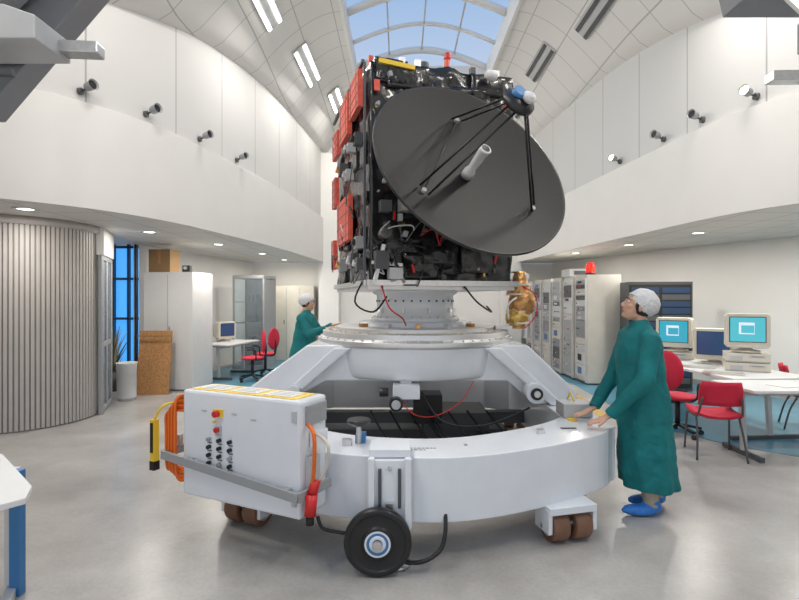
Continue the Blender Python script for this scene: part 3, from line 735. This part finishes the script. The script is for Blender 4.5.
for x in(-.42,-.06,.32): b.box((x,-.16,1.05),(.02,.02,.12),m_dgrey)
b.done(.005)
b=B('low_cupboard',(2.0,13.7,0));b.box((0,0,.5),(1.6,.5,1.0),m_white2);b.box((0,-.26,.5),(1.5,.01,.9),m_lgrey);b.done(.004)
b=B('storage_cupboard',(-4.22,9.2,0),-.12);b.box((0,.3,1.09),(.95,.75,2.14),m_white2);b.box((0,-.08,1.1),(.006,.01,2.05),m_grey);b.box((.04,-.09,1.1),(.015,.02,.14),m_steel);b.box((0,.3,.02),(.9,.7,.04),m_dgrey);b.done(.006)
b=B('cardboard_box',(-4.45,9.35,2.17),-.1);b.box((0,.1,.21),(.42,.35,.42),m_card);b.box((0,-.076,.28),(.06,.004,.28),m_wood);b.done(.004)
b=B('security_camera',(-3.95,9.3,2.17));b.box((0,0,.06),(.14,.1,.12),m_blackp);b.cyl((0,-.05,.07),(0,-.1,.07),.03,m_steel);b.done(.003)
b=B('glass_cabinet',(-3.60,11.9,0),-.15)
b.box((0,.35,.05),(.8,.7,.1),m_grey);b.box((0,.35,2.2),(.8,.7,.08),m_grey);b.box((0,.69,1.1),(.8,.02,2.2),m_lgrey)
for x in(-.38,.38):
    for y in(.02,.68): b.box((x,y,1.1),(.04,.04,2.2),m_grey)
for z in(.6,1.1,1.6): b.box((0,.35,z),(.74,.64,.02),m_lgrey);[b.box((rng.uniform(-.25,.25),.35,z+.09),(.15,.2,.16),rng.choice([m_cream,m_grey,m_dgrey])) for _ in range(2)]
b.box((.39,.35,1.1),(.01,.64,2.1),m_grey);b.box((0,.01,1.1),(.72,.008,2.1),m_glass);b.done(.003)
table(-3.65,10.85,math.radians(80),1.3,.7,'computer_desk')
crt(-3.75,10.9,.74,.9,m_scrd,1.05,False);swivel_chair(-3.0,10.2,math.radians(-70));swivel_chair(-2.95,11.0,math.radians(-110))
b=B('waste_bin',(-4.50,8.25,0));b.lathe([(.001,.01),(.13,.0),(.155,.6),(.165,.62),(.15,.62),(.145,.05)],m_white2,n=32);b.done()
b=B('chipboard_panel',(-4.30,8.70,0),.1);b.box((0,.1,.55),(.55,.03,1.12),m_wood,rx=-.16);b.box((.0,.07,1.02),(.56,.03,.02),m_card,rx=-.16);b.done(.003)
b=B('potted_plant',(-5.22,9.1,0));b.lathe([(.001,0),(.13,0),(.17,.35),(.15,.35)],m_dgrey,n=20)
for k in range(60):
    a=random.uniform(0,6.28);r=random.uniform(.05,.26);h=random.uniform(.5,1.25);b.tube([(0,0,.3),(r*.4*math.cos(a),r*.4*math.sin(a),h*.7),(r*math.cos(a),r*math.sin(a),h)],[.006,.014,.003],random.choice([m_leaf,m_trous,m_leaf]),5,3)
b.done()
b=B('corner_desk',(0,0,0));b.prism([(-1.72,2.30),(-1.80,2.45),(-2.35,2.96),(-4.2,3.2),(-4.2,2.2),(-1.78,2.22)],.71,.74,m_white2)
b.bar((-2.19,2.83,.0),(-2.19,2.83,.70),.06,.05,m_white2);b.bar((-2.14,2.80,.0),(-2.14,2.80,.70),.06,.05,m_blue);b.bar((-2.20,2.86,.025),(-2.02,2.5,.025),.05,.05,m_lgrey);b.bar((-2.2,2.75,.68),(-4.0,2.9,.68),.05,.05,m_lgrey);b.bar((-3.9,2.62,.0),(-3.9,2.62,.70),.07,.05,m_blue)
b.done(.004)

# ------------------------------------------------------------ people
def hand(parent,wrist,d,nrm,thumb,curl,name):
    w=Vector(wrist);d=Vector(d).normalized();nrm=Vector(nrm);nrm=(nrm-d*nrm.dot(d)).normalized();sd=d.cross(nrm).normalized()*thumb
    b=B(name,parent=parent)
    rings=[]
    for t,hw,th in((-.03,.026,.020),(0,.028,.019),(.03,.036,.018),(.065,.042,.017),(.09,.040,.013)):
        c=w+d*t;rings.append([c+sd*hw*math.cos(a)+nrm*th*math.sin(a) for a in[2*math.pi*i/14 for i in range(14)]])
    b.loft(rings,m_skin)
    for k,(off,L,r) in enumerate(((.030,.072,.0095),(.010,.080,.0098),(-.011,.075,.0093),(-.030,.058,.0082))):
        p=w+d*.082+sd*off;pts=[p-d*.02,p];ang=0;dd=d
        for sgm,cu in zip((.45,.30,.25),curl):
            ang+=cu;dd=(d*math.cos(ang)-nrm*math.sin(ang))+sd*(off*1.5);pts.append(pts[-1]+dd*L*sgm*1.05)
        b.tube(pts,[r,r*1.02,r*.98,r*.9,r*.75],m_skin,8,3)
        b.sph(pts[-1],r*.78,m_skin,n=8,k=6)
    p=w+d*.02+sd*.022
    b.tube([p,p+d*.03+sd*.022-nrm*.006,p+d*.06+sd*.034-nrm*.012,p+d*.085+sd*.036-nrm*.016],[.014,.0125,.011,.008],m_skin,8,3)
    b.done(remesh=.004,smooth=2)
def person(loc,rz,arms,lean=0,pitch=0,yaw=0,height=1.0,stance=((.02,.09),(-.12,-.10)),curl=(.1,.35,.3)):
    E=empty('technician',loc,rz)
    E.scale=(height,)*3
    b=B('gown',parent=E)
    secs=[(-.03,.20,.205,.225),(-.025,.4,.20,.225),(-.015,.65,.195,.22),(-.005,.88,.19,.21),(.0,1.03,.175,.195),(.01,1.18,.165,.20),(.015,1.30,.155,.21),(.01,1.38,.125,.195),(0,1.43,.09,.13),(0,1.47,.07,.08),(0,1.495,.066,.068)]
    rings=[];Nn=64
    for cx,z,rx,ry in secs:
        f=max(0,(1.15-z))/1.15;ring=[]
        for i in range(Nn):
            a=2*math.pi*i/Nn;k=1+.075*f*math.sin(8*a+z*2)+.04*f*math.sin(5*a-z*4)+.015*math.sin(4*a+z*14)
            ring.append(Vector((cx+lean*(z-.9)*.3+rx*k*math.cos(a),ry*k*math.sin(a),z)))
        rings.append(ring)
    b.loft(rings,m_teal)
    for sh,el,wr,hd,nr in arms:
        sh,el,wr=Vector(sh),Vector(el),Vector(wr)
        b.tube([sh+(Vector((0,0,sh.z))-sh)*.35,sh,(sh+el)/2,el,(el+wr)/2,wr],[.07,.078,.070,.064,.056,.048],m_teal,16,4)
    o=b.done(remesh=.011,smooth=3)
    tx=bpy.data.textures.new('cloth_folds','CLOUDS');tx.noise_scale=.16
    d=o.modifiers.new('folds','DISPLACE');d.texture=tx;d.strength=.035;d.mid_level=.5
    b=B('trousers',parent=E)
    for (fx,fy) in stance: b.tube([(-.02,fy*.9,.85),(-.01,fy,.5),(fx-.03,fy,.28),(fx-.05,fy,.07)],[.085,.075,.065,.058],m_trous,16,4)
    b.box((-.02,0,.8),(.2,.2,.15),m_trous)
    b.done(remesh=.012,smooth=3)
    b=B('overshoes',parent=E)
    for (fx,fy) in stance:
        b.sph((fx+.03,fy,.045),(.155,.055,.045),m_shoe,fn=lambda v:1+.06*noise.noise(v*5));b.sph((fx-.05,fy,.075),(.072,.058,.065),m_shoe,fn=lambda v:1+.08*noise.noise(v*6))
        b.cyl((fx-.05,fy,.10),(fx-.05,fy,.13),.06,m_shoe)
    b.done(remesh=.008,smooth=2)
    for i,(sh,el,wr,hd,nr) in enumerate(arms): hand(E,Vector(wr)+Vector(hd).normalized()*.02,hd,nr,1 if sh[1]<0 else -1,curl,'hand_%d'%(i+1))
    hc=Vector((.02+lean*.2,0,1.60))
    hh=empty('head',hc,0,E);hh.rotation_euler=(0,-pitch,yaw)
    b=B('neck',parent=E);b.tube([(0.0,0,1.42),(.005+lean*.12,0,1.50),hc+Vector((-.015,0,-.04))],[.06,.056,.055],m_skin,16,4);b.done()
    b=B('face',parent=hh)
    b.sph((-.015,0,.03),(.098,.076,.095),m_skin,n=28,k=20)
    b.sph((.022,0,-.03),(.066,.060,.088),m_skin,n=24,k=16)
    b.sph((.055,0,-.095),(.026,.028,.020),m_skin);b.sph((-.005,0,-.07),(.06,.056,.035),m_skin)
    b.tube([(.083,0,.018),(.094,0,-.008),(.102,0,-.026),(.090,0,-.036)],[.008,.010,.013,.009],m_skin,10,4)
    for s in(-1,1):
        b.sph((.093,s*.011,-.031),(.010,.009,.008),m_skin);b.sph((.072,s*.03,.033),(.018,.026,.009),m_skin)
        b.sph((.055,s*.042,-.022),(.024,.020,.022),m_skin);b.sph((-.012,s*.078,-.008),(.018,.009,.032),m_skin,Euler((0,.15,s*.35)))
    b.done(remesh=.0045,smooth=2)
    b=B('facial_features',parent=hh)
    for s in(-1,1):
        b.sph((.078,s*.030,.014),(.012,.014,.009),m_eye);b.sph((.0875,s*.030,.014),(.0045,.006,.006),m_hair)
        b.tube([(.090,s*.014,.034),(.091,s*.030,.040),(.080,s*.048,.034)],.0045,m_hair,6)
    b.sph((.081,0,-.062),(.008,.023,.004),m_lips);b.sph((.079,0,-.069),(.008,.020,.0045),m_lips)
    b.done()
    b=B('hair',parent=hh)
    b.sph((-.035,0,.010),(.088,.082,.092),m_hair,n=24,k=16,fn=lambda v:1+.05*noise.noise(v*8))
    for s in(-1,1): b.sph((.012,s*.071,.012),(.020,.010,.034),m_hair)
    b.done()
    b=B('hairnet',parent=hh)
    b.sph((-.045,0,.050),(.118,.105,.105),m_cap,Euler((0,-.35,0)),n=36,k=24,fn=lambda v:1+.05*math.sin(14*math.atan2(v.y,v.x))*max(0,1-abs(v.z)*1.3)+.05*noise.noise(v*4))
    b.tube([Vector((-.022+.098*math.cos(a),.085*math.sin(a),.045+.035*math.cos(a))) for a in[2*math.pi*i/16 for i in range(16)]],.008,m_cap,8,3,closed=True)
    b.done()
    return E
person((1.90,3.92,0),math.pi+.02,[
    ((.03,.185,1.35),(.11,.25,1.05),(.30,.12,.775),(.14,-.03,-.07),(.45,0,.85)),
    ((.03,-.185,1.35),(.10,-.24,1.06),(.31,-.16,.775),(.14,.0,-.07),(.45,0,.85))],lean=.12,pitch=.38,yaw=-.15,curl=(-.25,.25,.35))
person((-1.5,7.8,0),-.15,[
    ((.04,-.185,1.37),(.18,-.25,1.14),(.42,-.20,1.22),(.1,.02,.02),(0,0,1)),
    ((.04,.185,1.37),(.2,.22,1.14),(.43,.12,1.25),(.1,0,.03),(0,0,1))],lean=.3,pitch=-.1,yaw=0.1)
S.view_settings.view_transform='Standard'
